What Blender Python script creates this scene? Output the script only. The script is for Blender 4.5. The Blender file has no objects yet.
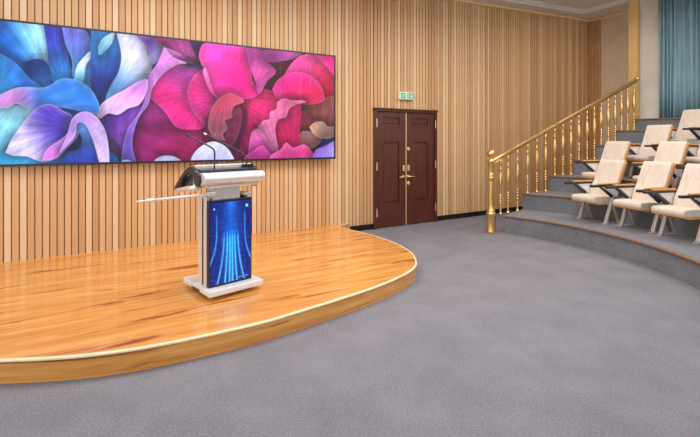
import bpy, bmesh, math, random
import numpy as np
from mathutils import Vector, Matrix
random.seed(7)
C = bpy.context.scene.collection
sc = bpy.context.scene
PI = math.pi

# ------------------------------------------------------------------ camera
cam = bpy.data.cameras.new('camera'); camo = bpy.data.objects.new('camera', cam); C.objects.link(camo)
camo.location = (0, 0, 1.6); camo.rotation_euler = (PI/2, 0, 0)
cam.sensor_width = 36; cam.lens = 435/700*36; cam.shift_y = -78.5/700
cam.clip_start = .05; cam.clip_end = 100
sc.camera = camo
# ------------------------------------------------------------------ world, lights, exposure
sc.view_settings.view_transform = 'Standard'; sc.view_settings.look = 'None'
sc.view_settings.exposure = 0.0; sc.view_settings.gamma = 1
w = bpy.data.worlds.new('world'); sc.world = w; w.use_nodes = True
w.node_tree.nodes['Background'].inputs[0].default_value = (.93, .96, 1, 1)
w.node_tree.nodes['Background'].inputs[1].default_value = 1.6

def area(loc, size, power, col, rot=(0, 0, 0), sy=None):
    l = bpy.data.lights.new('ceiling_lamp', 'AREA'); l.energy = power; l.color = col; l.size = size
    if sy: l.shape = 'RECTANGLE'; l.size_y = sy
    o = bpy.data.objects.new('ceiling_lamp', l); C.objects.link(o); o.location = loc; o.rotation_euler = rot
    return o
PHI0 = math.atan2(435, 750); PHI = PHI0+math.radians(.75)
area((-1.6, 4.2, 3.95), 3.6, 108, (1, .975, .94), (0, 0, PHI), 1.6)
area((1.7, 5.3, 4.1), 3.2, 95, (1, .97, .93), (0, 0, PHI), 1.6)
area((4.7, 6.6, 4.35), 2.0, 88, (1, .975, .95), (0, 0, PHI), 2.0)
area((1.8, 2.6, 4.0), 3.0, 75, (.97, .97, 1), (0, 0, PHI), 2.0)
area((5.2, 9.3, 4.5), .5, 5, (1, .85, .62), (0, 0, PHI))

# ------------------------------------------------------------------ materials
def lin(c):
    return tuple(((v/255)/12.92 if v/255 <= .04045 else ((v/255+.055)/1.055)**2.4) for v in c) + (1,)
class NT:
    def __init__(s, name):
        s.m = bpy.data.materials.new(name); s.m.use_nodes = True
        s.t = s.m.node_tree; s.n = s.t.nodes; s.b = s.n['Principled BSDF']
    def new(s, ty, **k):
        n = s.n.new(ty)
        for a, v in k.items(): setattr(n, a, v)
        return n
    def link(s, a, b): s.t.links.new(a, b)
    def coord(s, scale=(1, 1, 1), kind='Object', rot=(0, 0, 0)):
        tc = s.new('ShaderNodeTexCoord'); mp = s.new('ShaderNodeMapping')
        mp.inputs['Scale'].default_value = scale; mp.inputs['Rotation'].default_value = rot
        s.link(tc.outputs[kind], mp.inputs['Vector']); return mp.outputs['Vector']
    def noise(s, vec, scale=5, detail=3, rough=.5, dist=0):
        n = s.new('ShaderNodeTexNoise'); n.inputs['Scale'].default_value = scale; n.inputs['Detail'].default_value = detail
        n.inputs['Roughness'].default_value = rough; n.inputs['Distortion'].default_value = dist
        s.link(vec, n.inputs['Vector']); return n.outputs['Fac']
    def ramp(s, fac, stops):
        r = s.new('ShaderNodeValToRGB'); e = r.color_ramp.elements
        while len(e) < len(stops): e.new(.5)
        for x, (p, c) in zip(e, stops): x.position = p; x.color = lin(c)
        s.link(fac, r.inputs['Fac']); return r.outputs['Color']
    def mix(s, fac, a, b, mode='MIX'):
        m = s.new('ShaderNodeMix', data_type='RGBA', blend_type=mode)
        if isinstance(fac, (int, float)): m.inputs[0].default_value = fac
        else: s.link(fac, m.inputs[0])
        for i, v in ((6, a), (7, b)):
            if isinstance(v, tuple): m.inputs[i].default_value = v
            else: s.link(v, m.inputs[i])
        return m.outputs[2]
    def math(s, op, a, b=None):
        m = s.new('ShaderNodeMath', operation=op)
        for i, v in ((0, a), (1, b)):
            if v is None: continue
            if isinstance(v, (int, float)): m.inputs[i].default_value = v
            else: s.link(v, m.inputs[i])
        return m.outputs[0]
    def bump(s, h, strength=.3, dist=.01):
        b = s.new('ShaderNodeBump'); b.inputs['Strength'].default_value = strength; b.inputs['Distance'].default_value = dist
        s.link(h, b.inputs['Height']); s.link(b.outputs[0], s.b.inputs['Normal'])
    def set(s, col=None, rough=None, metal=None, **k):
        if col is not None:
            if isinstance(col, tuple): s.b.inputs['Base Color'].default_value = col
            else: s.link(col, s.b.inputs['Base Color'])
        if rough is not None: s.b.inputs['Roughness'].default_value = rough
        if metal is not None: s.b.inputs['Metallic'].default_value = metal
        for a, v in k.items(): s.b.inputs[a.replace('_', ' ')].default_value = v
        return s.m

def plain(name, rgb, rough=.5, metal=0, var=.06, nscale=30):
    t = NT(name); f = t.noise(t.coord(), nscale, 3)
    d = tuple(max(0, int(v*(1-var))) for v in rgb); u = tuple(min(255, int(v*(1+var))) for v in rgb)
    return t.set(t.ramp(f, [(.3, d), (.7, u)]), rough, metal)

def slat_mat(name, pal, pitch=.075):
    t = NT(name); v = t.coord()
    sx = t.new('ShaderNodeSeparateXYZ'); t.link(v, sx.inputs[0])
    idx = t.math('FLOOR', t.math('DIVIDE', sx.outputs[0], pitch))
    wn = t.new('ShaderNodeTexWhiteNoise', noise_dimensions='1D'); t.link(idx, wn.inputs['W'])
    base = t.ramp(wn.outputs['Value'], pal)
    cx = t.new('ShaderNodeCombineXYZ'); t.link(t.math('MULTIPLY', sx.outputs[0], 60), cx.inputs[0]); t.link(t.math('MULTIPLY', idx, 7.3), cx.inputs[1])
    t.link(t.math('MULTIPLY', sx.outputs[2], 1.3), cx.inputs[2])
    g = t.noise(cx.outputs[0], 1.6, 4, .6)
    col = t.mix(t.math('MULTIPLY', g, .55), base, t.ramp(g, [(.3, (150, 100, 62)), (.7, (228, 184, 138))]), 'MIX')
    return t.set(col, .5)

M = {}
M['slat'] = slat_mat('pale_timber_slats', [(0, (196, 146, 98)), (.3, (212, 166, 116)), (.65, (222, 182, 134)), (1, (240, 212, 172))])
M['slat_gap'] = plain('timber_backing', (184, 128, 86), .7)
M['wall_beige'] = plain('beige_wall_paint', (216, 196, 166), .8, 0, .03, 3)
M['wall_white'] = plain('off_white_wall_paint', (222, 216, 204), .8, 0, .03, 3)
M['pilaster'] = plain('gold_lit_pilaster', (226, 190, 128), .7, 0, .03, 3)  # beige pilaster, with the golden light on it put into this colour
M['ceiling'] = plain('ceiling_paint', (222, 214, 210), .8, 0, .03, 2)
M['cornice'] = plain('cornice_gold_wood', (240, 204, 146), .35)
M['granite'] = None
t = NT('black_granite'); f = t.noise(t.coord((1, 1, 1)), 60, 5, .7)
M['granite'] = t.set(t.ramp(f, [(.45, (14, 14, 17)), (.68, (40, 40, 46)), (.8, (120, 120, 128))]), .25)

def carpet(name, a, b, s1=70):
    t = NT(name); v = t.coord()
    f = t.noise(v, s1, 4, .75); g = t.noise(v, 2.2, 3, .6)
    col = t.ramp(f, [(.32, a), (.68, b)])
    col = t.mix(.14, col, t.ramp(g, [(.35, tuple(int(x*.86) for x in a)), (.65, tuple(min(255, int(x*1.12)) for x in b))]))
    t.bump(f, .6, .012)
    return t.set(col, .95, 0, Specular_IOR_Level=.15)
M['carpet'] = carpet('grey_carpet', (110, 109, 115), (147, 145, 152))
M['riser'] = carpet('dark_grey_step_carpet', (100, 101, 104), (142, 143, 146), 45)
M['tread'] = carpet('grey_step_carpet', (112, 112, 117), (144, 144, 149), 60)
M['nosing'] = plain('brown_wood_nosing', (134, 104, 84), .5)

def plank(name, rot=0, s1=(.55, 6.5, 6.5), s2=(.9, 7, 7), s3=(2, 60, 60)):
    t = NT(name); v = t.coord((1, 1, 1), 'Object', (0, 0, rot))
    mp = t.new('ShaderNodeMapping'); mp.inputs['Scale'].default_value = s1; t.link(v, mp.inputs['Vector'])
    g = t.noise(mp.outputs[0], 1.6, 6, .6, .9)
    mp2 = t.new('ShaderNodeMapping'); mp2.inputs['Scale'].default_value = s2; mp2.inputs['Location'].default_value = (3.1, 1.7, .4); t.link(v, mp2.inputs['Vector'])
    k = t.noise(mp2.outputs[0], 1.15, 3, .5, .8)
    mp3 = t.new('ShaderNodeMapping'); mp3.inputs['Scale'].default_value = s3; t.link(v, mp3.inputs['Vector'])
    fine = t.noise(mp3.outputs[0], 1.5, 4, .7)
    col = t.ramp(g, [(.28, (188, 116, 42)), (.45, (216, 148, 66)), (.58, (230, 166, 86)), (.75, (240, 192, 122))])
    col = t.mix(.22, col, t.ramp(fine, [(.3, (186, 108, 44)), (.7, (246, 186, 112))]))
    dark = t.ramp(k, [(.60, (255, 255, 255)), (.70, (160, 96, 58))])
    col = t.mix(.9, col, dark, 'MULTIPLY')
    return t.set(col, .20, 0, Coat_Weight=.3, Coat_Roughness=.07)
M['plank'] = plank('glossy_orange_timber')
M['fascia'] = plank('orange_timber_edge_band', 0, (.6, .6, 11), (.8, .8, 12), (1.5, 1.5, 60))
M['stage_edge'] = plain('pale_timber_edge', (252, 224, 178), .2, 0, .02, 8)
t = NT('dark_red_door_wood'); v = t.coord((9, 9, 1)); g = t.noise(v, 3, 5, .6, .6)
M['door'] = t.set(t.ramp(g, [(.3, (72, 32, 24)), (.7, (100, 49, 36))]), .32)
M['brass'] = plain('polished_brass', (238, 194, 126), .26, .85, .05, 12)
M['brass_dull'] = plain('aged_brass', (226, 204, 156), .4, .5)
t = NT('cream_upholstery'); v = t.coord((14, 3, 3)); g = t.noise(v, 2, 3)
M['cream'] = t.set(t.ramp(g, [(.3, (214, 199, 183)), (.7, (228, 214, 198))]), .5)
t = NT('chair_wood'); v = t.coord((4, 30, 30)); g = t.noise(v, 2, 3)
M['chairwood'] = t.set(t.ramp(g, [(.3, (206, 142, 72)), (.7, (226, 168, 96))]), .4)
M['chairmetal'] = plain('grey_aluminium', (206, 202, 194), .38, .55, .04)
M['blackplastic'] = plain('black_plastic', (40, 40, 50), .35)
M['panelcream'] = plain('cream_side_panel', (236, 230, 222), .55)
M['silver'] = plain('brushed_silver', (240, 234, 226), .3, .45, .02)
M['white'] = plain('white_lacquer', (236, 234, 232), .3, 0, .02)
M['dark'] = plain('dark_slot', (18, 18, 22), .4)
M['navy'] = plain('charcoal_plastic', (38, 44, 58), .25, 0, .05)
M['bezel'] = plain('display_bezel', (36, 34, 44), .3)
M['green'] = plain('sign_green', (10, 165, 120), .4, 0, .02)
for nm, e in (('green', .35), ):
    b = M[nm].node_tree.nodes['Principled BSDF']; b.inputs['Emission Color'].default_value = lin((10, 165, 120)); b.inputs['Emission Strength'].default_value = e
M['signwhite'] = plain('sign_white', (236, 240, 232), .4, 0, .02)
t = NT('teal_curtain'); v = t.coord((30, 30, 1)); g = t.noise(v, 2, 3)
M['curtain'] = t.set(t.ramp(g, [(.3, (116, 156, 170)), (.7, (150, 186, 196))]), .75, 0, Sheen_Weight=.2)
def attr_emit(name):
    t = NT(name); a = t.new('ShaderNodeAttribute'); a.attribute_name = 'picture'
    t.link(a.outputs['Color'], t.b.inputs['Emission Color']); t.b.inputs['Emission Strength'].default_value = .97
    return t.set((.01, .01, .01, 1), .35, 0, Specular_IOR_Level=.25)
M['picture'] = attr_emit('lit_screen_picture')

# ------------------------------------------------------------------ mesh helpers
def link(name, me, m, parent=None, smooth=False):
    o = bpy.data.objects.new(name, me); C.objects.link(o)
    if m is not None:
        for x in (m if isinstance(m, list) else [m]): me.materials.append(x)
    if smooth:
        for p in me.polygons: p.use_smooth = True
    if parent: o.parent = parent
    return o
def obj(name, bm, m, parent=None, smooth=False, bevel=0, seg=2):
    bmesh.ops.recalc_face_normals(bm, faces=bm.faces)
    me = bpy.data.meshes.new(name); bm.to_mesh(me); bm.free()
    o = link(name, me, m, parent, smooth)
    if bevel:
        b = o.modifiers.new('bevel', 'BEVEL'); b.width = bevel; b.segments = seg; b.limit_method = 'ANGLE'; b.angle_limit = .6
    return o
def box(bm, a, b, mi=0):
    x0, y0, z0 = a; x1, y1, z1 = b
    v = [bm.verts.new(p) for p in ((x0, y0, z0), (x1, y0, z0), (x1, y1, z0), (x0, y1, z0), (x0, y0, z1), (x1, y0, z1), (x1, y1, z1), (x0, y1, z1))]
    for f in ((0, 3, 2, 1), (4, 5, 6, 7), (0, 1, 5, 4), (1, 2, 6, 5), (2, 3, 7, 6), (3, 0, 4, 7)):
        bm.faces.new([v[i] for i in f]).material_index = mi
    return v
def hexa(bm, bot, top, mi=0):
    v = [bm.verts.new(p) for p in list(bot)+list(top)]; n = len(bot)
    fs = [bm.faces.new(v[:n][::-1]), bm.faces.new(v[n:])]
    for i in range(n): fs.append(bm.faces.new((v[i], v[(i+1) % n], v[n+(i+1) % n], v[n+i])))
    for f in fs: f.material_index = mi
def prism(bm, pts, axis, a, b, mi=0):
    """extrude 2D polygon along axis from a to b; pts are the two other coordinates in order"""
    def mk(p, q):
        return {'x': (q, p[0], p[1]), 'y': (p[0], q, p[1]), 'z': (p[0], p[1], q)}[axis]
    hexa(bm, [mk(p, a) for p in pts], [mk(p, b) for p in pts], mi)
def lathe(bm, prof, cx=0, cy=0, z0=0, n=16, M4=None):
    rings = []
    for r, z in prof:
        ring = []
        for i in range(n):
            a = 2*PI*i/n; p = Vector((cx+r*math.cos(a), cy+r*math.sin(a), z0+z))
            if M4: p = M4 @ p
            ring.append(bm.verts.new(p))
        rings.append(ring)
    for a, b in zip(rings, rings[1:]):
        for i in range(n): bm.faces.new((a[i], a[(i+1) % n], b[(i+1) % n], b[i]))
    bm.faces.new(rings[0][::-1]); bm.faces.new(rings[-1])
def tube(bm, pts, r, n=10, rr=None):
    pts = [Vector(p) for p in pts]; rings = []
    up = None
    for i, p in enumerate(pts):
        d = (pts[min(i+1, len(pts)-1)]-pts[max(i-1, 0)]).normalized()
        if up is None:
            up = Vector((0, 0, 1)) if abs(d.z) < .9 else Vector((1, 0, 0))
        s = d.cross(up).normalized(); up = s.cross(d).normalized()
        q = rr[i] if rr else r
        rings.append([bm.verts.new(p+s*q*math.cos(2*PI*k/n)+up*q*math.sin(2*PI*k/n)) for k in range(n)])
    for a, b in zip(rings, rings[1:]):
        for i in range(n): bm.faces.new((a[i], a[(i+1) % n], b[(i+1) % n], b[i]))
    bm.faces.new(rings[0][::-1]); bm.faces.new(rings[-1])
def bar(bm, p, q, w, h, side=Vector((1, 0, 0))):
    """rectangular bar from p to q; w along side, h across"""
    p = Vector(p); q = Vector(q); d = (q-p).normalized(); s = side.normalized(); u = s.cross(d).normalized()
    o = [s*w/2+u*h/2, -s*w/2+u*h/2, -s*w/2-u*h/2, s*w/2-u*h/2]
    hexa(bm, [p+x for x in o], [q+x for x in o])
def sphere(bm, c, r, n=12):
    bmesh.ops.create_uvsphere(bm, u_segments=n*2, v_segments=n, radius=r, matrix=Matrix.Translation(c))
def catmull(P, n=8):
    out = []; P = [P[0]]+list(P)+[P[-1]]
    for i in range(1, len(P)-2):
        a, b, c, d = [np.array(p, float) for p in P[i-1:i+3]]
        for k in range(n):
            t = k/n; out.append(tuple(.5*((2*b)+(-a+c)*t+(2*a-5*b+4*c-d)*t*t+(-a+3*b-3*c+d)*t**3)))
    out.append(tuple(P[-2])); return out
def empty(name, loc=(0, 0, 0), rz=0, parent=None):
    o = bpy.data.objects.new(name, None); C.objects.link(o); o.location = loc; o.rotation_euler = (0, 0, rz)
    o.empty_display_size = .1
    if parent: o.parent = parent
    return o
def tag(o, label=None, cat=None, group=None, kind=None):
    for k, v in (('label', label), ('category', cat), ('group', group), ('kind', kind)):
        if v: o[k] = v
    return o

# wall frame: local x runs along the slatted wall (t), local -y points into the room (n)
W0 = Vector((1.717, 8.58, 0)); T = Vector((math.cos(PHI), math.sin(PHI), 0)); N = Vector((math.sin(PHI), -math.cos(PHI), 0))
def Wp(t, n, z=0): return W0+T*t+N*n+Vector((0, 0, z))
def onwall(o): o.location = W0; o.rotation_euler = (0, 0, PHI); return o
def ceilz(t): return 4.435+.05*t
PITCH = .075; DOOR = (-1.52, -.035, 2.175)

# ------------------------------------------------------------------ structure
bm = bmesh.new(); box(bm, (-9, -3, -.1), (11, 14, 0)); tag(obj('floor', bm, M['carpet']), kind='structure')

bm = bmesh.new()   # slatted wall
i0, i1 = int(-9.6/PITCH), int(5.15/PITCH)
for i in range(i0, i1+1):
    a = i*PITCH+.0065; b = (i+1)*PITCH-.0065
    z0 = DOOR[2] if (b > DOOR[0]+.02 and a < DOOR[1]-.02) else .10
    if z0 == .10 and a < DOOR[0] < b: b = DOOR[0]
    if z0 > 1: a = max(a, a)
    hexa(bm, [(a, 0, z0), (b, 0, z0), (b, .028, z0), (a, .028, z0)], [(a, 0, ceilz(a)), (b, 0, ceilz(b)), (b, .028, ceilz(b)), (a, .028, ceilz(a))], 0)
for a, b, z0 in ((-9.6, DOOR[0], .0), (DOOR[0], DOOR[1], DOOR[2]), (DOOR[1], 5.22, .0)):
    hexa(bm, [(a, .028, z0), (b, .028, z0), (b, .2, z0), (a, .2, z0)], [(a, .028, ceilz(a)), (b, .028, ceilz(b)), (b, .2, ceilz(b)), (a, .2, ceilz(a))], 1)
tag(onwall(obj('wall_back', bm, [M['slat'], M['slat_gap']])), kind='structure')
for k, (a, b) in enumerate(((-9.6, DOOR[0]), (DOOR[1], 5.22))):
    bm = bmesh.new(); box(bm, (a, -.004, 0), (b, .03, .093))
    tag(onwall(obj('baseboard_left' if k == 0 else 'baseboard_right', bm, M['granite'])), kind='structure')

bm = bmesh.new()   # far side wall: short slatted return, then plain paint
e = 5.22
for j in range(4):
    a = .008+j*PITCH; b = a+PITCH-.014
    box(bm, (e-.028, -b, .0), (e, -a, ceilz(e)), 0)
box(bm, (e, -.30, 0), (e+.12, .2, ceilz(e)), 1)
box(bm, (e-.01, -2.0, 0), (e+.12, -.30, ceilz(e)), 2)
tag(onwall(obj('wall_side', bm, [M['slat'], M['slat_gap'], M['wall_beige']])), kind='structure')
bm = bmesh.new(); box(bm, (4.47, -1.51, 0), (4.77, -1.317, 4.74))
tag(onwall(obj('trim_1', bm, M['pilaster'], bevel=.01)), kind='structure')
bm = bmesh.new(); box(bm, (4.59, -7.5, 0), (4.77, -1.51, 4.74))
tag(onwall(obj('wall_right', bm, M['wall_white'])), kind='structure')

bm = bmesh.new()   # ceiling with a stepped border
def slab(t0, t1, n0, n1, dz0, dz1, mi=0):
    hexa(bm, [(t0, -n0, ceilz(t0)+dz0), (t1, -n0, ceilz(t1)+dz0), (t1, -n1, ceilz(t1)+dz0), (t0, -n1, ceilz(t0)+dz0)],
         [(t0, -n0, ceilz(t0)+dz1), (t1, -n0, ceilz(t1)+dz1), (t1, -n1, ceilz(t1)+dz1), (t0, -n1, ceilz(t0)+dz1)], mi)
slab(-9.6, 5.5, -.2, 10, .09, .2)
slab(-9.6, 5.5, -.2, .33, 0, .09)
slab(4.36, 5.5, .33, 1.3, 0, .09)
slab(-9.6, 4.36, .33, .36, .055, .09)
slab(4.33, 4.36, .36, 1.33, .055, .09)
tag(onwall(obj('ceiling', bm, M['ceiling'])), kind='structure')
bm = bmesh.new()
slab(-9.6, 5.19, 0, .05, -.05, -.002); slab(5.16, 5.22, .035, 1.3, -.05, -.002)
tag(onwall(obj('trim_2', bm, M['cornice'], bevel=.008)), kind='structure')

# ------------------------------------------------------------------ door
door = empty('door_1'); onwall(door); tag(door, kind='structure')
bm = bmesh.new(); x0, x1, zt = DOOR; fw = .055
box(bm, (x0, -.05, 0), (x0+fw, .08, zt)); box(bm, (x1-fw, -.05, 0), (x1, .08, zt))
box(bm, (x0, -.05, zt-fw), (x1, .08, zt)); box(bm, (x0-.01, -.07, zt-.022), (x1+.01, .0, zt+.006))
obj('door_frame', bm, M['door'], door, bevel=.006)
bm = bmesh.new(); box(bm, (x0, .1, 0), (x1, .14, zt)); obj('backing_board', bm, M['dark'], door)
mid = (x0+x1)/2
for s, (a, b) in enumerate(((x0+fw+.004, mid-.012), (mid+.002, x1-fw-.004))):
    bm = bmesh.new(); H = zt-fw-.005; st = .15
    pan = [(H-.24, H-.10), (.44, H-.55)]
    za = .012
    box(bm, (a, -.012, za), (a+st, .035, H)); box(bm, (b-st, -.012, za), (b, .035, H))
    zs = [za]+[v for p in sorted(pan) for v in p]+[H]
    for q in range(0, len(zs), 2): box(bm, (a+st, -.012, zs[q]), (b-st, .035, zs[q+1]))
    leaf = obj('door_leaf', bm, M['door'], door)
    for p0, p1 in pan:
        bm = bmesh.new()
        hexa(bm, [(a+st, .02, p0), (b-st, .02, p0), (b-st, .02, p1), (a+st, .02, p1)], [(a+st+.001, .012, p0+.001), (b-st-.001, .012, p0+.001), (b-st-.001, .012, p1-.001), (a+st+.001, .012, p1-.001)])
        i = .028
        hexa(bm, [(a+st+i, .012, p0+i), (b-st-i, .012, p0+i), (b-st-i, .012, p1-i), (a+st+i, .012, p1-i)], [(a+st+i+.012, -.001, p0+i+.012), (b-st-i-.012, -.001, p0+i+.012), (b-st-i-.012, -.001, p1-i-.012), (a+st+i+.012, -.001, p1-i-.012)])
        obj('door_panel', bm, M['door'], leaf)
    hx = a if s == 0 else b
    for hz in (.22, 1.05, 1.83):
        bm = bmesh.new(); hj = hx-.010 if s == 0 else hx+.010; box(bm, (hj-.011, -.058, hz), (hj+.011, -.0495, hz+.15))
        obj('hinge', bm, M['brass_dull'], leaf, bevel=.003)
    # lock furniture near the meeting stile
    cx = mid-.06 if s == 0 else mid+.05; dr = -1 if s == 0 else 1
    bm = bmesh.new(); box(bm, (cx-.024, -.024, 1.02), (cx+.024, -.010, 1.13)); box(bm, (cx-.015, -.034, 1.045), (cx+.015, -.024, 1.105))
    obj('lock_plate', bm, M['brass_dull'], leaf, bevel=.004)
    bm = bmesh.new(); R = Matrix.Translation((cx, -.012, .915)) @ Matrix.Rotation(PI/2, 4, 'X')
    lathe(bm, [(.034, 0), (.034, .012), (.014, .016), (.014, .05)], n=16, M4=R)
    tube(bm, [(cx, -.058, .915), (cx+dr*.03, -.06, .918), (cx+dr*.08, -.058, .912), (cx+dr*.13, -.056, .908)], .012, 8)
    obj('lever_handle', bm, M['brass'], leaf, smooth=True)
    if s == 1:
        for hz in (1.43, .79):
            bm = bmesh.new(); R = Matrix.Translation((cx, -.012, hz)) @ Matrix.Rotation(PI/2, 4, 'X')
            lathe(bm, [(.034, 0), (.034, .01), (.024, .016), (.02, .022)], n=16, M4=R); obj('deadbolt', bm, M['brass_dull'], leaf)
bm = bmesh.new(); box(bm, (mid-.016, -.02, .012), (mid+.002, -.002, zt-fw)); obj('meeting_strip', bm, M['brass_dull'], door)

# ------------------------------------------------------------------ stage platform
p = .16
edge = [(-5.30, 4.12), (-4.85, 3.62), (-4.1, 3.2), (-3.2, 2.88), (-2.29, 2.85), (-1.55, 2.98), (-.80, 3.37), (-.37, 3.71), (.18, 4.20), (.52, 4.58), (.73, 4.92), (.80, 5.25), (.78, 5.66), (.61, 6.16), (.29, 6.68), (-.03, 7.05), (-.22, 7.30)]
E = catmull(edge, 6)
bk0 = Wp(-8.25, .006); bk1 = Wp(-2.0, .006)
E[-1] = (bk1.x+.02, bk1.y-.0); E = [e_ for e_ in E[:-1]]+[(bk1.x, bk1.y)]
loop = E+[(bk0.x, bk0.y)]
def inset(P, d):
    out = []
    for i, q in enumerate(P):
        a = np.array(P[max(i-1, 0)]); b = np.array(P[min(i+1, len(P)-1)]); v = b-a; v = v/np.linalg.norm(v)
        nrm = np.array((-v[1], v[0])); out.append(tuple(np.array(q)+nrm*d))
    return out
stage = empty('stage_platform', (0, 0, 0)); tag(stage, 'low curved wooden stage with glossy orange timber top', 'stage')
def local(pt, z):  # stage pieces are built in the wall frame so the grain follows the wall
    v = Vector((pt[0], pt[1], 0))-W0; return (v.dot(T), -v.dot(N), z)
Ein = inset(E, .0225)
bm = bmesh.new(); top = Ein+[(bk0.x, bk0.y)]
hexa(bm, [local(q, .12) for q in top], [local(q, p) for q in top])
onwall(obj('stage_top', bm, M['plank'], stage))
bm = bmesh.new(); prof = [(.03, 0), (.004, 0), (.004, .139), (.03, .139)]
def sweep(bm, P, prof, loc=True):
    offs = [inset(P, o) for o, z in prof]; rings = []
    for i in range(len(P)):
        rings.append([bm.verts.new(local(offs[j][i], prof[j][1]) if loc else (offs[j][i][0], offs[j][i][1], prof[j][1])) for j in range(len(prof))])
    n = len(prof)
    for a, b in zip(rings, rings[1:]):
        for j in range(n): bm.faces.new((a[j], a[(j+1) % n], b[(j+1) % n], b[j]))
    bm.faces.new(rings[0]); bm.faces.new(rings[-1][::-1])
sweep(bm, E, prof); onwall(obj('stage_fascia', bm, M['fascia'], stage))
bm = bmesh.new(); sweep(bm, E, [(.004, .139), (-.003, .143), (-.004, .152), (.0, .158), (.008, .1612), (.022, .1606), (.022, .139)])
onwall(obj('stage_nosing', bm, M['stage_edge'], stage, smooth=True))

# ------------------------------------------------------------------ seating tiers
CX, CY = .358, 5.026
Cl = [(2.66, 7.50), (3.24, 8.17), (3.92, 8.57), (4.56, 8.86), (5.07, 9.02), (5.60, 9.15), (6.12, 9.33), (6.62, 9.52)]
R = [3.40, 4.36, 5.19, 6.04, 6.86, 7.20, 7.42, 7.85]
Z = [.3, .6, .9, 1.2, 1.5, 1.8, 2.05]
def tier_curve(k, n=64):
    th0 = math.atan2(Cl[k][1]-CY, Cl[k][0]-CX); r0 = math.hypot(Cl[k][1]-CY, Cl[k][0]-CX); out = []
    for i in range(n+1):
        u = i/n; th = th0+(math.radians(-80)-th0)*u
        s = min(1, max(0, (th0-th)/math.radians(12))); s = s*s*(3-2*s)
        r = r0+(R[k]-r0)*s; out.append((CX+r*math.cos(th), CY+r*math.sin(th)))
    return out
for k in range(7):
    A = tier_curve(k); B = tier_curve(k+1); z = Z[k]-.03 
    bm = bmesh.new(); rows = []
    for a, b in zip(A, B):
        rows.append([bm.verts.new((a[0], a[1], 0)), bm.verts.new((a[0], a[1], z)), bm.verts.new((a[0], a[1], Z[k])), bm.verts.new((b[0], b[1], Z[k])), bm.verts.new((b[0], b[1], 0))])
    for r0_, r1_ in zip(rows, rows[1:]):
        for j in range(5):
            f = bm.faces.new((r0_[j], r0_[(j+1) % 5], r1_[(j+1) % 5], r1_[j])); f.material_index = 1 if j == 2 else 0
    bm.faces.new(rows[0]); bm.faces.new(rows[-1][::-1])
    o = obj('seating_tier', bm, [M['riser'], M['tread']]); tag(o, kind='structure')
    bm = bmesh.new(); A2 = A if k == 0 else A
    inn = inset(A, -.0)
    d = 1
    # nosing runs outward of the riser, towards the circle centre
    cen = np.array((CX, CY)); rows = []
    for a in A:
        v = (cen-np.array(a)); v = v/np.linalg.norm(v)
        q0 = np.array(a)+v*.028; q1 = np.array(a)-v*.03
        rows.append([bm.verts.new((q0[0], q0[1], Z[k]-.018)), bm.verts.new((q0[0], q0[1], Z[k]-.004)), bm.verts.new((q0[0]-v[0]*.01, q0[1]-v[1]*.01, Z[k]+.003)), bm.verts.new((q1[0], q1[1], Z[k]+.003)), bm.verts.new((q1[0], q1[1], Z[k]-.026))])
    for r0_, r1_ in zip(rows, rows[1:]):
        for j in range(5): bm.faces.new((r0_[j], r0_[(j+1) % 5], r1_[(j+1) % 5], r1_[j]))
    bm.faces.new(rows[0]); bm.faces.new(rows[-1][::-1])
    obj('step_nosing', bm, M['nosing'], o)

# ------------------------------------------------------------------ brass stair railing
rail = empty('stair_railing', (2.44, 7.52, 0)); tag(rail, 'polished brass railing with turned balusters climbing beside the slatted wall', 'railing')
inv = Matrix.Translation((-2.44, -7.52, 0))
def railpt(x):   # plan path (just inside the step ends) indexed by plan x
    P = [(2.44, 7.52), (2.66, 7.55), (3.28, 8.17), (3.96, 8.55), (4.60, 8.83), (5.11, 8.99), (5.63, 9.12), (6.15, 9.30), (6.3, 9.35)]
    return P
P = catmull([(2.44, 7.52), (2.70, 7.66), (3.28, 8.12), (3.96, 8.53), (4.60, 8.82), (5.11, 8.99), (5.63, 9.13), (6.15, 9.31)], 10)
Pm = [Vector((a, b, 0)) for a, b in P]
def rz(x, y):     # handrail height: climbs evenly with the steps
    r = x/y; return 1.6+(r*435-130.5)*.563*y/435-.255 if False else 1.6-(20-(r*435-144)*.5634)/435*y
hr = [(v.x, v.y, rz(v.x, v.y)) for v in Pm if v.x > 2.47]
bm = bmesh.new(); tube(bm, [(a-2.44, b-7.52, c) for a, b, c in hr], .034, 12); sphere(bm, (hr[-1][0]-2.44, hr[-1][1]-7.52, hr[-1][2]+.01), .055)
obj('handrail', bm, M['brass'], rail, smooth=True)
bm = bmesh.new(); tube(bm, [(a-2.44, b-7.52, c-.055) for a, b, c in hr], .014, 8); obj('under_rail', bm, M['brass'], rail, smooth=True)
bm = bmesh.new()
lathe(bm, [(.082, 0), (.086, .015), (.080, .03), (.078, .30), (.084, .32), (.084, .345), (.066, .36), (.07, .38), (.06, .40), (.052, .42), (.047, .46), (.050, .60), (.046, .88), (.044, .92), (.058, .935), (.058, .955), (.046, .965), (.056, .985), (.056, 1.0), (.046, 1.01), (.05, 1.05), (.05, 1.20), (.062, 1.225), (.062, 1.25), (.036, 1.268), (.026, 1.305)], n=24)
obj('newel_post', bm, M['brass'], rail, smooth=True)
bm = bmesh.new(); sphere(bm, (0, 0, 1.365), .07); obj('ball_finial', bm, M['brass'], rail, smooth=True)
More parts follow.
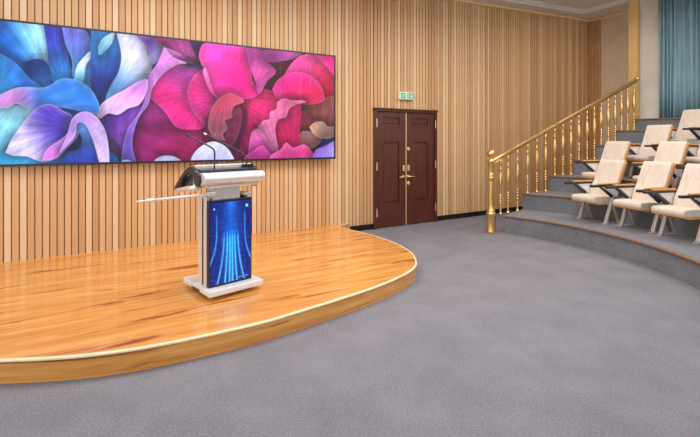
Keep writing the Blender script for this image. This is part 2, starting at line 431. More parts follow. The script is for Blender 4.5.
def baluster_bm(h):
    bm = bmesh.new()
    prof = [(.034, 0), (.034, .012), (.020, .018), (.016, .05), (.018, .16)]
    for c in (.20, .245, .29, .335):
        prof += [(.013, c-.02), (.026, c-.006), (.026, c+.006), (.013, c+.02)]
    prof += [(.014, .38), (.02, .42), (.034, .52), (.038, .60), (.032, .68), (.02, .76), (.014, .80), (.022, .815), (.022, .83), (.014, .84), (.014, .92), (.02, .93), (.014, .95), (.014, 1)]
    s = h/1.0
    lathe(bm, [(r, z*s if z > .02 else z) for r, z in prof], n=12)
    return bm
xs = [500.5, 508, 517.5, 527.6, 536.9, 545.7, 554.8, 563, 571, 579, 587.2, 594.4, 601.2, 608.4, 615.2, 621.6, 627.7, 634.1]
ratios = [(x-350)/435 for x in xs]
tiers_of = [0]*3+[1]*3+[2]*3+[3]*3+[4]*3+[5]*3
for rt, k in zip(ratios, tiers_of):
    best = min(Pm, key=lambda v: abs(v.x/v.y-rt)); j = Pm.index(best)
    for a, b in ((j-1, j), (j, j+1)):
        if 0 <= a and b < len(Pm) and (Pm[a].x/Pm[a].y-rt)*(Pm[b].x/Pm[b].y-rt) <= 0:
            f = (rt-Pm[a].x/Pm[a].y)/((Pm[b].x/Pm[b].y-Pm[a].x/Pm[a].y) or 1); best = Pm[a].lerp(Pm[b], f)
    h = rz(best.x, best.y)-.055-Z[k]
    o = obj('baluster', baluster_bm(h), M['brass'], rail, smooth=True); o.location = (best.x-2.44, best.y-7.52, Z[k]+.003)

# ------------------------------------------------------------------ auditorium chairs
def make_chair():
    root = empty('auditorium_chair')
    yb, zb, yt, zt_ = .22, .40, .47, .97      # back rest line
    hw = .222
    # seat cushion (rounded front)
    bm = bmesh.new(); prof = [(-.19, .335), (-.205, .36), (-.20, .40), (-.175, .42), (0, .425), (.24, .405), (.24, .325), (-.10, .318)]
    prism(bm, prof, 'x', -hw, hw); obj('seat_cushion', bm, M['cream'], root, bevel=.018, seg=3)
    bm = bmesh.new(); prism(bm, [(-.19, .320), (-.10, .295), (.22, .300), (.24, .325), (-.10, .320), (-.19, .337)], 'x', -hw-.004, hw+.004)
    obj('seat_shell', bm, M['chairwood'], root, bevel=.004)
    # back rest: padded front and wooden rear shell
    d = Vector((0, yt-yb, zt_-zb)).normalized(); nn = Vector((0, -d.z, d.y))     # nn points to the sitter
    def bp(s, o):   # s along the back (m), o offset to the front
        v = Vector((0, yb, zb))+d*s+nn*o; return (v.y, v.z)
    L = math.hypot(yt-yb, zt_-zb)
    bm = bmesh.new(); prism(bm, [bp(-.02, 0), bp(-.02, .05), bp(.10, .068), bp(.25, .055), bp(L-.06, .055), bp(L-.01, .045), bp(L, .01), bp(L-.01, 0)], 'x', -hw+.006, hw-.006)
    obj('back_cushion', bm, M['cream'], root, bevel=.016, seg=3)
    bm = bmesh.new(); prism(bm, [bp(-.10, -.022), bp(-.10, -.004), bp(L-.04, -.002), bp(L-.015, -.008), bp(L-.02, -.024)], 'x', -hw, hw)
    for s in (-1, 1):
        prism(bm, [bp(-.06, -.004), bp(-.06, .034), bp(L-.05, .030), bp(L-.03, -.004)], 'x', s*hw-.006, s*hw+.006)
    obj('back_shell', bm, M['chairwood'], root, bevel=.004)
    for s in (-1, 1):
        X = s*.245
        bm = bmesh.new()
        bar(bm, (X, .15, .43), (X, .0, .012), .05, .036); box(bm, (X-.032, -.05, 0), (X+.032, .05, .014))
        obj('leg', bm, M['chairmetal'], root, bevel=.004)
        bm = bmesh.new(); bar(bm, (X, .11, .36), (X, .26, .012), .04, .03); box(bm, (X-.026, .22, 0), (X+.026, .30, .012))
        obj('leg', bm, M['chairmetal'], root, bevel=.004)
        bm = bmesh.new(); prism(bm, [(-.14, .585), (-.10, .585), (.165, .43), (.15, .40), (.12, .405)], 'x', X-.018, X+.018)
        obj('arm_strut', bm, M['blackplastic'], root, bevel=.003)
        bm = bmesh.new(); prism(bm, [(-.05, .578), (.27, .585), (.235, .42), (.16, .43)], 'x', X-.012, X+.012)
        obj('side_panel', bm, M['panelcream'], root, bevel=.003)
        bm = bmesh.new(); arm = empty  # black arm with a swollen tip
        pts = [(X-.036, -.275), (X-.022, -.295), (X+.022, -.295), (X+.036, -.275), (X+.036, -.18), (X+.022, -.12), (X+.022, .25), (X-.022, .25), (X-.022, -.12), (X-.036, -.18)]
        prism(bm, pts, 'z', .578, .612); ar = obj('armrest', bm, M['blackplastic'], root, bevel=.006)
        bm = bmesh.new(); prism(bm, [(X-.026, -.14), (X+.026, -.14), (X+.028, .25), (X-.028, .25)], 'z', .612, .634)
        obj('arm_pad', bm, M['chairwood'], ar, bevel=.008)
    bm = bmesh.new(); bar(bm, (-.245, .14, .33), (.245, .14, .33), .03, .03, Vector((0, 1, 0))); obj('cross_bar', bm, M['chairmetal'], root)
    return root
def copy_tree(o, parent=None):
    c = o.copy(); C.objects.link(c); c.parent = parent
    for ch in list(o.children): copy_tree(ch, c)
    return c
chairs = [  # theta (deg), foot radius, tier, facing (deg), label
 (28.6, 3.99, 0, 18, 'cream padded auditorium chair on the lowest step, nearest the brass railing'),
 (18.7, 4.01, 0, 18, 'cream auditorium chair on the lowest step, middle of the three front seats'),
 (9.5, 3.99, 0, 15, 'cream auditorium chair on the lowest step, cut by the right photo edge'),
 (33.2, 4.86, 1, 21, 'cream auditorium chair on the second step, leftmost seat of that row'),
 (22.9, 4.86, 1, 18, 'cream auditorium chair on the second step, middle seat behind the front row'),
 (13.2, 4.86, 1, 14, 'cream auditorium chair on the second step, mostly cut off at the right edge'),
 (29.8, 5.69, 2, 21, 'cream auditorium chair on the third step, fully showing its tall backrest'),
 (20.4, 5.69, 2, 18, 'cream auditorium chair on the third step, only its left armrest and seat in frame'),
 (27.7, 6.50, 3, 20, 'cream auditorium chair on the highest occupied step, below the teal curtain'),
]
proto = make_chair()
for i, (th, r, k, fa, lab) in enumerate(chairs):
    o = proto if i == 0 else copy_tree(proto)
    a = math.radians(th); o.location = (CX+r*math.cos(a), CY+r*math.sin(a), Z[k]+.001); o.rotation_euler = (0, 0, math.radians(fa)-PI/2)
    tag(o, lab, 'chair', 'auditorium chairs on the steps')

# ------------------------------------------------------------------ curtain
bm = bmesh.new(); n0, n1, cnt = 1.905, 4.2, 520; zs = [2.06, 2.7, 3.4, 4.1, 4.735]; cols = []
rnd = random.Random(3); ph = 0; prev = None
for i in range(cnt+1):
    u = i/cnt; n = n0+(n1-n0)*u; ph += (.30+.16*math.sin(u*23)+.10*math.sin(u*61+1))
    col = []
    for zi, z in enumerate(zs):
        amp = .044+.014*math.sin(zi*1.1+u*14); tt = 4.50+amp*math.sin(ph+.12*zi*math.sin(u*31))+.012*math.sin(ph*2.3+zi)
        col.append(bm.verts.new((tt, -n, z)))
    if prev:
        for j in range(len(zs)-1): bm.faces.new((prev[j], col[j], col[j+1], prev[j+1]))
    prev = col
cu = obj('curtain', bm, M['curtain'], smooth=True); sd = cu.modifiers.new('solid', 'SOLIDIFY'); sd.thickness = .004
onwall(cu); tag(cu, 'long pleated teal curtain hanging behind the highest step', 'curtain')

# ------------------------------------------------------------------ exit sign
sg = empty('exit_sign', Wp(-.975, 0, 2.355), PHI)
tag(sg, 'green and white exit sign box above the dark double door', 'sign')
bm = bmesh.new(); box(bm, (0, -.075, 0), (.34, -.001, .135)); obj('sign_housing', bm, M['signwhite'], sg, bevel=.006)
def flat(name, polys, m, parent, y=-.077, th=.002):
    bm = bmesh.new()
    for q in polys: prism(bm, q, 'y', y, y-th)
    return obj(name, bm, m, parent)
g1 = flat('green_panel', [[(.02, .015), (.13, .015), (.13, .12), (.02, .12)]], M['green'], sg)
man = [[(.085, .095), (.097, .095), (.097, .108), (.085, .108)], [(.06, .065), (.082, .092), (.092, .088), (.072, .058)], [(.07, .06), (.08, .058), (.10, .045), (.095, .038), (.07, .05)],
       [(.066, .062), (.072, .058), (.05, .028), (.043, .033)], [(.08, .088), (.088, .09), (.105, .072), (.10, .068)], [(.078, .09), (.07, .092), (.05, .075), (.056, .07)]]
flat('running_figure', man, M['signwhite'], g1, -.079)
g2 = flat('green_panel', [[(.21, .012), (.325, .012), (.325, .123), (.21, .123)], [(.165, .02), (.195, .02), (.195, .05), (.165, .05)], [(.165, .06), (.195, .06), (.195, .085), (.165, .085)], [(.165, .095), (.195, .095), (.195, .118), (.165, .118)]], M['green'], sg)
flat('door_symbol', [[(.245, .02), (.255, .02), (.255, .105), (.245, .105)], [(.255, .095), (.295, .095), (.295, .105), (.255, .105)], [(.285, .02), (.295, .02), (.295, .095), (.285, .095)], [(.262, .03), (.278, .03), (.278, .07), (.262, .07)]], M['signwhite'], g2, -.079)

# ------------------------------------------------------------------ picture painting
def petal_paint(X, Y, img, poly, c1, c2, a, b, root=None, vein=.10, vf=26, rim=None, rimw=1.6, shadow=3.5, sdk=.45):
    P = np.array(catmull(list(poly)+[poly[0]], 5))[:-1]
    x0, y0 = P.min(0)-6; x1, y1 = P.max(0)+6
    sel = (X > x0) & (X < x1) & (Y > y0) & (Y < y1)
    if not sel.any(): return
    x = X[sel]; y = Y[sel]; ins = np.zeros(x.shape, bool); dist = np.full(x.shape, 1e9)
    Q = np.roll(P, -1, 0)
    for (ax, ay), (bx, by) in zip(P, Q):
        c = ((ay > y) != (by > y))
        if ay != by: ins ^= c & (x < (bx-ax)*(y-ay)/(by-ay)+ax)
        L2 = (bx-ax)**2+(by-ay)**2+1e-9; tt = np.clip(((x-ax)*(bx-ax)+(y-ay)*(by-ay))/L2, 0, 1)
        dist = np.minimum(dist, np.hypot(x-ax-tt*(bx-ax), y-ay-tt*(by-ay)))
    cur = img[sel]
    out = ~ins; k = 1-.30*np.exp(-dist/5.5)
    cur[out] *= k[out][:, None]
    ax, ay = a; bx, by = b; L2 = (bx-ax)**2+(by-ay)**2
    tt = np.clip(((x-ax)*(bx-ax)+(y-ay)*(by-ay))/L2, 0, 1); tt = tt*tt*(3-2*tt)
    col = np.array(c1)[None]*(1-tt[:, None])+np.array(c2)[None]*tt[:, None]
    rx, ry = root or a
    ang = np.arctan2(y-ry, x-rx); rad = np.hypot(x-rx, y-ry)
    v = np.sin(ang*vf+rad*.05)+.5*np.sin(ang*vf*2.3+1.3+rad*.03)+.3*np.sin(ang*vf*4.1+.7)
    col = col*(1+.5*vein*v[:, None])
    col = col*(.93+.14*np.clip(dist/10, 0, 1))[:, None]
    if rim is not None:
        q = (np.exp(-(dist/1.0)**2)*.22+np.exp(-(dist/4.5)**2)*.22)[:, None]; col = col*(1-q)+np.array(rim)[None]*q
    aa = np.clip(np.where(ins, dist, -dist)/.7+.5, 0, 1)[:, None]
    img[sel] = cur*(1-aa)+col*aa
WH = (225, 232, 250)
PET = [
 ([(0, 20), (45, 25), (48, 50), (50, 65), (54, 80), (42, 88), (25, 72), (10, 58), (-6, 52), (-8, 20)], (20, 95, 190), (165, 225, 245), (8, 50), (44, 32), (50, 85), .12, 22, None),
 ([(22, 62), (44, 60), (54, 80), (42, 88), (30, 78)], (18, 50, 130), (40, 110, 200), (30, 62), (48, 85), None, .1, 20, None),
 ([(-6, 50), (15, 62), (30, 78), (42, 88), (20, 92), (-6, 102)], (50, 140, 215), (30, 90, 190), (0, 90), (35, 80), None, .05, 14, (80, 170, 230)),
 ([(44, 24), (62, 26), (66, 45), (72, 80), (55, 84), (49, 58)], (45, 50, 160), (45, 130, 215), (55, 28), (60, 82), (64, 90), .12, 30, None),
 ([(62, 26), (84, 29), (91, 44), (91, 75), (90, 90), (74, 82), (72, 60), (66, 45)], (105, 105, 210), (60, 150, 225), (76, 30), (82, 84), (74, 84), .08, 30, (150, 180, 240)),
 ([(74, 80), (77, 66), (83, 58), (90, 51), (91, 57), (86, 66), (83, 82)], (235, 245, 252), (110, 190, 240), (82, 58), (80, 82), None, .04, 10, None),
 ([(91, 29), (122, 32), (121, 60), (116, 80), (108, 96), (98, 96), (91, 80)], (45, 135, 215), (35, 50, 140), (100, 35), (104, 88), (100, 100), .10, 30, None),
 ([(98, 47), (103, 38), (114, 32), (112, 42), (106, 50), (99, 55)], (190, 230, 240), (100, 180, 225), (112, 34), (99, 54), None, .05, 12, None),
 ([(116, 31), (140, 35), (147, 52), (152, 66), (147, 80), (138, 82), (125, 88), (106, 100), (110, 86), (118, 72), (121, 55)], (215, 212, 246), (105, 160, 230), (142, 55), (112, 92), (108, 98), .05, 26, None),
 ([(134, 34), (156, 38), (164, 46), (163, 53), (160, 58), (153, 64), (150, 60), (147, 50), (141, 41)], (95, 50, 150), (165, 150, 225), (146, 44), (160, 54), None, .05, 14, (215, 200, 240)),
 ([(150, 35), (182, 38), (206, 43), (206, 62), (190, 66), (175, 62), (165, 48)], (150, 35, 110), (205, 80, 175), (160, 38), (185, 62), (190, 70), .12, 26, None),
 ([(163, 46), (178, 52), (190, 62), (180, 64), (168, 62), (162, 52)], (225, 120, 210), (190, 70, 170), (166, 50), (186, 62), None, .1, 22, (240, 170, 230)),
 # magenta ground behind the centre
 ([(150, 80), (205, 60), (240, 90), (238, 166), (128, 168), (134, 130)], (150, 40, 130), (140, 20, 85), (150, 95), (180, 155), (150, 200), .06, 26, None),
 ([(128, 127), (200, 127), (205, 166), (128, 168)], (125, 25, 95), (150, 25, 85), (140, 130), (190, 160), (100, 110), .08, 22, None),
 ([(148, 97), (153, 82), (163, 69), (178, 62), (194, 62), (204, 74), (208, 95), (202, 110), (205, 126), (190, 129), (175, 126), (165, 112), (156, 103)], (195, 70, 180), (232, 35, 135), (185, 64), (165, 100), (205, 90), .07, 40, (225, 110, 190)),
 ([(186, 90), (191, 78), (202, 68), (208, 80), (215, 90), (224, 97), (214, 104), (209, 118), (205, 126), (198, 118), (190, 107)], (240, 45, 145), (205, 35, 130), (212, 92), (196, 115), (222, 97), .10, 34, (240, 130, 195)),
 ([(188, 38), (202, 42), (201, 62), (196, 56)], (70, 25, 80), (40, 15, 60), (190, 40), (200, 60), None, 0, 9, None),
 ([(184, 63), (198, 62), (198, 65), (188, 66)], (30, 45, 70), (30, 50, 70), (184, 63), (198, 62), None, 0, 9, None),
 ([(243, 44), (340, 52), (340, 108), (255, 100), (246, 80)], (100, 12, 55), (70, 8, 35), (250, 50), (300, 90), None, .03, 12, None),
 ([(240, 97), (256, 87), (272, 90), (285, 97), (278, 125), (268, 160), (245, 160), (236, 140), (230, 118)], (215, 35, 105), (165, 20, 95), (262, 92), (250, 150), (225, 90), .10, 46, None),
 ([(201, 44), (212, 40), (242, 43), (249, 62), (252, 80), (258, 90), (254, 96), (240, 98), (228, 93), (218, 98), (212, 90), (205, 72), (198, 56)], (255, 60, 180), (240, 20, 140), (208, 55), (242, 80), (222, 100), .06, 46, (250, 130, 200)),
 ([(205, 66), (212, 88), (218, 98), (212, 94), (206, 84), (202, 70)], (245, 130, 205), (235, 60, 160), (204, 68), (216, 96), None, .02, 9, None),
 ([(245, 46), (262, 49), (266, 60), (275, 70), (266, 80), (258, 93), (254, 80), (248, 62)], (180, 50, 150), (205, 75, 150), (254, 50), (262, 84), (250, 90), .08, 26, (215, 110, 180)),
 ([(262, 48), (300, 51), (292, 57), (278, 60), (266, 60)], (160, 45, 140), (185, 80, 160), (265, 50), (292, 55), None, .08, 16, None),
 ([(280, 78), (290, 62), (299, 54), (312, 52), (322, 60), (334, 74), (340, 108), (320, 104), (305, 80), (290, 74)], (235, 65, 150), (185, 22, 55), (295, 60), (330, 92), (280, 100), .05, 28, (235, 130, 180)),
 ([(312, 51), (342, 53), (342, 84), (333, 74), (323, 62)], (215, 25, 120), (235, 30, 140), (315, 55), (338, 70), None, .03, 12, (240, 110, 170)),
 ([(300, 102), (323, 96), (342, 98), (342, 140), (326, 128), (316, 122), (306, 118)], (150, 70, 70), (110, 60, 60), (310, 104), (335, 125), (318, 150), .12, 26, (180, 110, 100)),
 ([(295, 108), (303, 110), (312, 122), (308, 130), (298, 132)], (190, 55, 85), (130, 50, 65), (297, 108), (306, 128), None, .08, 14, None),
 ([(271, 88), (277, 78), (290, 71), (305, 72), (318, 82), (323, 98), (312, 103), (300, 103), (285, 100), (275, 96)], (235, 30, 140), (200, 25, 80), (290, 76), (305, 102), (300, 112), .08, 44, (240, 110, 170)),
 ([(205, 118), (240, 105), (246, 120), (238, 150), (246, 168), (205, 168)], (120, 20, 80), (90, 10, 60), (215, 120), (235, 155), None, .06, 16, None),
 ([(232, 108), (240, 108), (240, 125), (232, 145), (222, 142), (227, 128), (224, 122)], (150, 45, 95), (120, 30, 80), (232, 110), (230, 140), None, .08, 18, (175, 80, 120)),
 ([(217, 98), (228, 92), (239, 96), (243, 101), (234, 105), (231, 111), (231, 117), (224, 120), (227, 128), (222, 134), (224, 140), (212, 136), (207, 124), (211, 108)], (215, 65, 105), (140, 75, 100), (222, 95), (220, 136), (226, 90), .12, 34, (215, 140, 145)),
 ([(282, 136), (296, 130), (312, 136), (318, 150), (310, 160), (285, 160)], (80, 20, 40), (60, 15, 35), (290, 135), (305, 155), None, .04, 12, None),
 ([(296, 147), (298, 134), (303, 130), (312, 132), (321, 138), (313, 147), (302, 150)], (165, 110, 105), (120, 70, 75), (304, 132), (310, 148), None, .08, 18, (190, 140, 130)),
 ([(308, 126), (314, 121), (322, 121), (327, 126), (336, 125), (338, 132), (328, 138), (318, 137), (311, 132)], (185, 140, 120), (130, 90, 85), (315, 122), (325, 137), (322, 142), .08, 22, (205, 165, 145)),
 ([(274, 124), (284, 112), (293, 103), (300, 101), (299, 122), (297, 148), (288, 146), (276, 150), (272, 135)], (220, 35, 110), (170, 15, 80), (295, 106), (280, 145), (290, 160), .08, 34, None),
 ([(257, 126), (262, 120), (268, 118), (269, 111), (275, 108), (276, 101), (283, 97), (290, 99), (300, 99), (305, 101), (296, 103), (288, 108), (285, 116), (277, 119), (274, 130), (277, 152), (264, 142)], (228, 95, 150), (215, 110, 165), (292, 100), (262, 135), (276, 155), .10, 38, (240, 160, 190)),
 ([(250, 132), (257, 128), (265, 138), (273, 152), (266, 158), (248, 158)], (195, 85, 150), (170, 45, 125), (256, 130), (262, 156), (272, 160), .08, 26, (215, 130, 175)),
 ([(244, 156), (252, 150), (261, 145), (266, 150), (271, 156), (266, 162), (244, 162)], (200, 60, 150), (160, 30, 120), (258, 147), (262, 160), None, .06, 20, (220, 110, 180)),
 ([(266, 162), (271, 154), (279, 149), (285, 142), (292, 147), (303, 144), (311, 152), (315, 162)], (225, 75, 155), (205, 50, 130), (286, 144), (290, 160), (290, 170), .08, 34, (235, 130, 180)),
 ([(310, 162), (314, 150), (322, 146), (342, 138), (342, 162)], (130, 120, 225), (170, 150, 240), (318, 158), (335, 148), None, .08, 20, (190, 50, 180)),
 # purple arch, lavender band and lower left lilies
 ([(96, 116), (125, 110), (142, 106), (134, 128), (126, 166), (106, 166), (106, 140)], (85, 45, 160), (150, 75, 200), (106, 120), (128, 135), (115, 170), .12, 26, None),
 ([(106, 140), (112, 138), (122, 150), (124, 168), (106, 168)], (60, 50, 100), (90, 50, 110), (106, 140), (120, 160), None, .06, 12, None),
 ([(164, 46), (172, 56), (186, 62), (176, 64), (162, 74), (152, 88), (148, 104), (138, 118), (132, 142), (136, 168), (121, 168), (126, 132), (139, 112), (146, 92), (148, 76), (157, 62)], (220, 130, 220), (100, 75, 195), (166, 62), (128, 150), (150, 40), .05, 30, (215, 175, 240)),
 ([(95, 113), (104, 101), (124, 89), (138, 81), (147, 79), (146, 92), (139, 104), (128, 108), (118, 114), (108, 113), (100, 118)], (205, 125, 220), (225, 185, 240), (144, 84), (102, 112), (96, 130), .06, 36, (238, 220, 248)),
 ([(-6, 104), (15, 105), (38, 107), (22, 125), (8, 145), (-6, 168)], (150, 215, 240), (90, 180, 225), (5, 110), (5, 160), (30, 90), .06, 20, None),
 ([(-6, 160), (8, 148), (30, 150), (60, 150), (108, 150), (110, 170), (-6, 170)], (45, 150, 205), (35, 90, 180), (10, 160), (100, 160), None, .04, 10, None),
 ([(-4, 107), (-4, 98), (8, 91), (22, 87), (45, 87), (58, 80), (66, 78), (80, 81), (92, 90), (99, 104), (98, 113), (86, 112), (60, 107), (35, 110), (18, 104), (8, 108)], (215, 140, 225), (45, 115, 210), (12, 98), (48, 94), (0, 112), .07, 30, (180, 205, 245)),
 ([(6, 152), (12, 139), (24, 122), (38, 107), (52, 104), (63, 110), (73, 116), (71, 128), (78, 134), (68, 146), (55, 158), (42, 161), (28, 156), (14, 155)], (215, 205, 246), (70, 50, 165), (16, 148), (58, 122), (74, 128), .13, 30, (225, 215, 248)),
 ([(42, 160), (48, 148), (62, 138), (74, 128), (79, 134), (68, 147), (56, 158)], (205, 110, 220), (180, 130, 225), (48, 156), (74, 132), (80, 125), .08, 26, (225, 180, 240)),
 ([(60, 164), (68, 152), (78, 148), (82, 138), (76, 128), (80, 122), (90, 124), (98, 145), (106, 168), (60, 168)], (90, 150, 230), (40, 60, 165), (84, 126), (90, 160), (80, 180), .08, 22, None),
 ([(70, 150), (76, 143), (80, 138), (81, 145), (76, 150)], (20, 20, 70), (30, 30, 90), (72, 150), (80, 140), None, 0, 9, None),
 ([(68, 132), (72, 119), (80, 112), (90, 112), (99, 119), (107, 136), (109, 166), (101, 166), (95, 146), (88, 128), (82, 122), (77, 124), (76, 133), (70, 142), (60, 152), (64, 142)], (170, 120, 220), (205, 175, 240), (74, 122), (100, 140), (80, 112), .06, 22, (225, 215, 250)),
 # pale petals at the lower edge
 ([(188, 166), (193, 153), (203, 144), (214, 141), (226, 147), (234, 160), (236, 166)], (215, 215, 248), (180, 180, 235), (212, 145), (212, 162), (212, 175), .04, 26, (235, 235, 252)),
 ([(150, 166), (156, 158), (165, 155), (176, 157), (184, 166)], (200, 200, 240), (170, 170, 225), (166, 156), (166, 164), None, .03, 12, None),
 ([(117, 168), (122, 160), (130, 160), (136, 168)], (150, 190, 220), (140, 170, 215), (120, 162), (132, 166), None, .02, 9, None),
]
def picture_mesh(name, w_, h_, nx, ny, colfun, parent, y):
    """a lit panel: fine grid carrying its picture as a colour attribute"""
    us = np.linspace(0, 1, nx); vs = np.linspace(0, 1, ny); U, V = np.meshgrid(us, vs)
    co = np.stack([U*w_, np.full_like(U, y), V*h_], -1).reshape(-1, 3)
    idx = np.arange(nx*ny).reshape(ny, nx)
    F = np.stack([idx[:-1, :-1], idx[:-1, 1:], idx[1:, 1:], idx[1:, :-1]], -1).reshape(-1, 4)
    me = bpy.data.meshes.new(name); me.from_pydata(co.tolist(), [], F.tolist())
    c = np.clip(colfun(U, V).reshape(-1, 3)/255, 0, 1); l = np.where(c <= .04045, c/12.92, ((c+.055)/1.055)**2.4)
    a = me.color_attributes.new('picture', 'FLOAT_COLOR', 'POINT')
    a.data.foreach_set('color', np.concatenate([l, np.ones((len(l), 1))], 1).astype(np.float32).ravel())
    return link(name, me, M['picture'], parent)
TS = Vector((math.cos(PHI0), math.sin(PHI0), 0)); SO = Wp(-6.80, .03)
Wd = ((332.8-350)/435*SO.y-SO.x)/(TS.x-(332.8-350)/435*TS.y); Hd = 1.682; SZ0, SZ1 = 1.309, 1.309+1.682
def flowers(U, V):
    # artwork space of the traced petals: foreshortened horizontally as the petals were sketched
    t = Wd*U; z = SZ0+(SZ1-SZ0)*V
    px = SO.x+TS.x*t; py = SO.y+TS.y*t
    X = 350+435*px/py; Y = 140-435*(z-1.6)/py
    # undo the small difference between the panel and the sketch borders
    yt = 140-435*(SZ1-1.6)/py; yb = 140-435*(SZ0-1.6)/py; f = (Y-yt)/(yb-yt)
    Y = (20.5+.101*X)+f*((164.3-.0213*X)-(20.5+.101*X))
    img = np.zeros(U.shape+(3,)); img[:] = (25, 70, 165)
    for q in PET: petal_paint(X, Y, img, *q)
    def vn(x, y, seed):   # smooth value noise
        rs = np.random.RandomState(seed); G = rs.rand(64, 64); xi = np.floor(x).astype(int); yi = np.floor(y).astype(int); fx = x-xi; fy = y-yi
        fx = fx*fx*(3-2*fx); fy = fy*fy*(3-2*fy); g = lambda a, b: G[a % 64, b % 64]
        return (g(xi, yi)*(1-fx)+g(xi+1, yi)*fx)*(1-fy)+(g(xi, yi+1)*(1-fx)+g(xi+1, yi+1)*fx)*fy-.5
    m = 1+.30*vn(X/18, Y/14, 1)+.14*vn(X/8, Y/9, 2)+.10*vn((X+Y)/3, (X-Y)/12, 3)
    img *= m[..., None]*1.1
    for lx, ya, yb_ in ((279, 58, 95), (299, 72, 102), (309, 62, 103)):  # faint upright streaks: hanging cable reflections painted into the artwork
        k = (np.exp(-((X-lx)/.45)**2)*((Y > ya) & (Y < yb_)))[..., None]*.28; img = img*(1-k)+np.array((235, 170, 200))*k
    return img
vs_ = empty('video_wall', SO+Vector((0, 0, SZ0)), PHI0); tag(vs_, 'huge wide wall screen showing blue and pink flower petals', 'screen')
bm = bmesh.new(); box(bm, (-.012, -.05, -.012), (Wd+.012, .0, Hd+.012)); obj('screen_housing', bm, M['bezel'], vs_, bevel=.004)
bm = bmesh.new(); box(bm, (.2, 0, .2), (Wd-.2, .045, Hd-.2)); obj('wall_mount', bm, M['dark'], vs_)
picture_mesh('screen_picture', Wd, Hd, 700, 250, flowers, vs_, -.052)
bm = bmesh.new()
for a, b in (((-.02, -.058, -.02), (Wd+.02, -.04, .008)), ((-.02, -.058, Hd-.008), (Wd+.02, -.04, Hd+.015)), ((-.02, -.058, -.02), (.006, -.04, Hd+.015)), ((Wd-.006, -.058, -.02), (Wd+.022, -.04, Hd+.015))): box(bm, a, b)
obj('screen_bezel', bm, M['bezel'], vs_)

# ------------------------------------------------------------------ lectern
LA = math.radians(43)
lect = empty('lectern', (-1.275, 3.885, p+.001), LA); tag(lect, 'silver and black electronic lectern on the wooden stage', 'lectern')
# local frame: x along the audience face, y towards the speaker, origin at the near left foot corner
bw, bd = .53, .54
bm = bmesh.new(); box(bm, (0, -.05, .035), (bw+.02, .17, .09)); box(bm, (0, .17, .055), (bw+.02, .36, .09)); box(bm, (0, .36, .035), (bw+.02, bd, .09))
obj('base', bm, M['white'], lect, bevel=.01)
bm = bmesh.new(); box(bm, (.03, .18, .03), (bw-.03, .35, .054)); obj('base_tray', bm, M['dark'], lect)
for cx, cy in ((.07, .07), (bw-.07, .07), (.07, bd-.07), (bw-.07, bd-.07)):
    bm = bmesh.new(); lathe(bm, [(.022, 0), (.026, .006), (.026, .03), (.02, .036)], cx, cy, n=14); obj('foot', bm, M['brass_dull'], lect)
bm = bmesh.new(); box(bm, (.035, .10, .09), (.075, .16, .92)); box(bm, (.035, .20, .09), (.075, .27, .92))
box(bm, (bw-.075, .10, .09), (bw-.035, .16, .92)); box(bm, (bw-.075, .20, .09), (bw-.035, .27, .92))
obj('column_rail', bm, M['silver'], lect, bevel=.006)
bm = bmesh.new(); box(bm, (.043, .16, .09), (bw-.043, .20, .90)); obj('column_core', bm, M['dark'], lect)
bm = bmesh.new(); box(bm, (.10, .12, .86), (bw-.14, .22, 1.01)); obj('neck', bm, M['white'], lect, bevel=.004)
bm = bmesh.new(); box(bm, (.035, .10, .90), (.11, .27, .925)); box(bm, (bw-.11, .10, .90), (bw-.035, .27, .925)); obj('column_cap', bm, M['silver'], lect, bevel=.004)
bm = bmesh.new(); box(bm, (.035, .045, .09), (.475, .095, .885)); disp = obj('display', bm, M['bezel'], lect, bevel=.006)
def bluelines(U, V):
    img = np.zeros(U.shape+(3,)); d = np.abs(U-.5)
    g = np.exp(-(d/.22)**2)
    base = np.array((14, 34, 128)); img[:] = base
    img += (g*np.clip(1-np.abs(V-.55)*1.3, 0, 1))[..., None]*np.array((10, 80, 110))
    img += (np.exp(-(d/.12)**2)*np.clip((V-.8)/.2, 0, 1))[..., None]*np.array((30, 60, 90))
    gx = (np.abs(((U*8+.25*np.sin(V*9)) % 1)-.5) > .45)*(np.sin(V*31+U*17) > -.2); gy = (np.abs(((V*13+.9*(U-.5)**2+.15*np.sin(U*9)) % 1)-.5) > .46)*(np.sin(U*23+V*11) > -.3)
    img += ((gx | gy)*np.clip(.9-V*.4, 0, 1))[..., None]*np.array((14, 52, 66))
    for c, sp in ((-.30, 1.5), (-.17, 1.1), (-.09, .8), (-.03, .35), (.03, .35), (.09, .8), (.17, 1.1), (.30, 1.5)):
        x = .5+c*(1+.45*sp*np.clip(.62-V, 0, 1)**2*5)*(1 if abs(c) < .2 else 1.15)
        x = np.where(V > .62, .5+c*(1 if abs(c) < .2 else 1.15), x)
        wd = .016+.014*np.clip(.6-V, 0, 1); top = .65 if abs(c) < .2 else .92
        k = np.exp(-((U-x)/wd)**2)*np.clip((top-V)/.12, 0, 1)*(.55+.45*np.clip(1-V, 0, 1))
        img += k[..., None]*np.array((70, 165, 150))
    for cx, cy, r in ((.10, .925, .018), (.90, .93, .032)):
        img[(np.abs(U-cx) < r) & (np.abs(V-cy) < r*.6)] = (150, 235, 240)
    img[(U > .62) & (U < .93) & (V > .025) & (V < .04)] = (60, 150, 200)
    return img
sp = picture_mesh('display_picture', .415, .75, 110, 190, bluelines, disp, 0); sp.location = (.0475, .0435, .112)
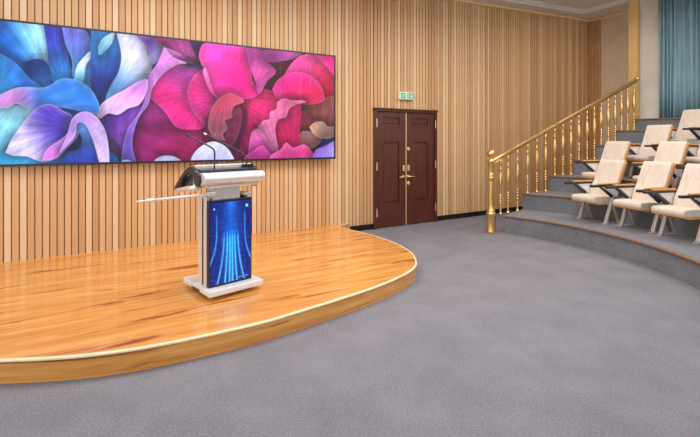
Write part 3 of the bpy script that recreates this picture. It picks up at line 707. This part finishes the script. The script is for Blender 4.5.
# console: silver roll to the audience, black desk sloping down to the speaker
bm = bmesh.new()
roll = [(-.09+.068*math.cos(a), 1.087+.055*math.sin(a)) for a in [PI*.42+PI*1.1*i/14 for i in range(15)]]
roll = [(y+.10, z) for y, z in roll]
prof = roll+[(.20, 1.02), (.20, 1.135)]
prism(bm, prof, 'x', -.045, bw+.035); obj('console_front', bm, M['silver'], lect, smooth=False, bevel=.004)
bm = bmesh.new(); prism(bm, [(.0, 1.005), (.33, .985), (.33, 1.02), (.02, 1.03)], 'x', .0, bw-.02); obj('console_underside', bm, M['silver'], lect, bevel=.004)
bm = bmesh.new(); box(bm, (bw-.035, .02, .995), (bw-.012, .10, 1.015)); obj('latch', bm, M['dark'], lect)
bm = bmesh.new(); prism(bm, [(.10, 1.10), (.10, 1.165), (.20, 1.175), (.56, 1.02), (.56, .97), (.20, .99)], 'x', -.02, bw+.02); obj('desktop', bm, M['navy'], lect, bevel=.006)
for s, x in ((0, -.05), (1, bw+.03)):
    arc = catmull([(.07, 1.12), (.13, 1.165), (.23, 1.19), (.36, 1.145), (.50, 1.05), (.62, .955)], 5)
    low = catmull([(.575, .945), (.47, 1.02), (.36, 1.10), (.24, 1.135), (.16, 1.10), (.12, 1.06)], 5)
    bm = bmesh.new(); A = arc; 
    n = min(len(arc), len(low)); lo = low[::-1]
    for i in range(n-1):
        hexa(bm, [(x-.012, *arc[i]), (x-.012, *arc[i+1]), (x-.012, *lo[i+1]), (x-.012, *lo[i])], [(x+.022, *arc[i]), (x+.022, *arc[i+1]), (x+.022, *lo[i+1]), (x+.022, *lo[i])])
    bmesh.ops.remove_doubles(bm, verts=bm.verts, dist=1e-5)
    obj('side_cheek', bm, M['blackplastic'], lect)
    bm = bmesh.new(); lathe(bm, [(.062, 0), (.066, .01), (.066, .028), (.05, .034)], n=20, M4=Matrix.Translation((x-.015, .085, 1.085)) @ Matrix.Rotation(PI/2, 4, 'Y')); obj('end_cap', bm, M['navy'], lect)
    bm = bmesh.new(); tube(bm, [(x+.0, .10, 1.005), (x+.0, .30, .985), (x+.0, .50, .955), (x+.0, .60, .955)], .02, 10, rr=[.026, .026, .022, .012]); obj('cheek_rail', bm, M['silver'], lect, smooth=True)
bm = bmesh.new(); box(bm, (-.02, .20, 1.165), (bw+.03, .235, 1.205)); obj('top_rail', bm, M['silver'], lect, bevel=.006)
bm = bmesh.new(); box(bm, (bw-.08, .16, 1.14), (bw+.03, .24, 1.20)); obj('junction_block', bm, M['dark'], lect, bevel=.004)
# goosenecks
for s, base, tip in ((0, (.14, .15, 1.13), (.02, .47, 1.485)), (1, (bw-.045, .16, 1.13), (.21, .50, 1.50))):
    b = Vector(base); q = Vector(tip); k = b+Vector((-.0, .0, .20 if s == 0 else .13)); k2 = b.lerp(q, .16); k2.z = k.z+(.045 if s == 0 else .06)
    pts = catmull([tuple(b), tuple(b+Vector((0, 0, .08))), tuple(k), tuple(k2), tuple(k2.lerp(q, .5)), tuple(q)], 6)
    bm = bmesh.new(); tube(bm, pts, .008, 8); lathe(bm, [(.02, 0), (.016, .03), (.008, .035)], b.x, b.y, b.z-.01, 12)
    gn = obj('gooseneck', bm, M['blackplastic'], lect, smooth=True)
    bm = bmesh.new(); dd = (q-k2).normalized()
    if s == 0: sphere(bm, q, .017, 8)
    else: tube(bm, [q-dd*.02, q, q+dd*.015], .01, 8)
    obj('microphone_head', bm, M['navy'] if s == 0 else M['silver'], gn, smooth=True)
# long slim side rod
bm = bmesh.new(); tube(bm, [(.06, .06, .945), (-.10, .06, .943), (-.44, .06, .938)], .0115, 12)
arm = obj('side_rod', bm, M['white'], lect, smooth=True)
bm = bmesh.new(); tube(bm, [(-.44, .06, .938), (-.445, .06, .938), (-.50, .06, .937), (-.51, .06, .937)], .014, 12, rr=[.012, .016, .016, .010]); tube(bm, [(-.50, .06, .937), (-.58, .06, .935)], .008, 10); obj('rod_tip', bm, M['silver'], arm, smooth=True)
bm = bmesh.new(); box(bm, (.03, .045, .925), (.11, .09, .965)); obj('rod_bracket', bm, M['silver'], lect, bevel=.004)
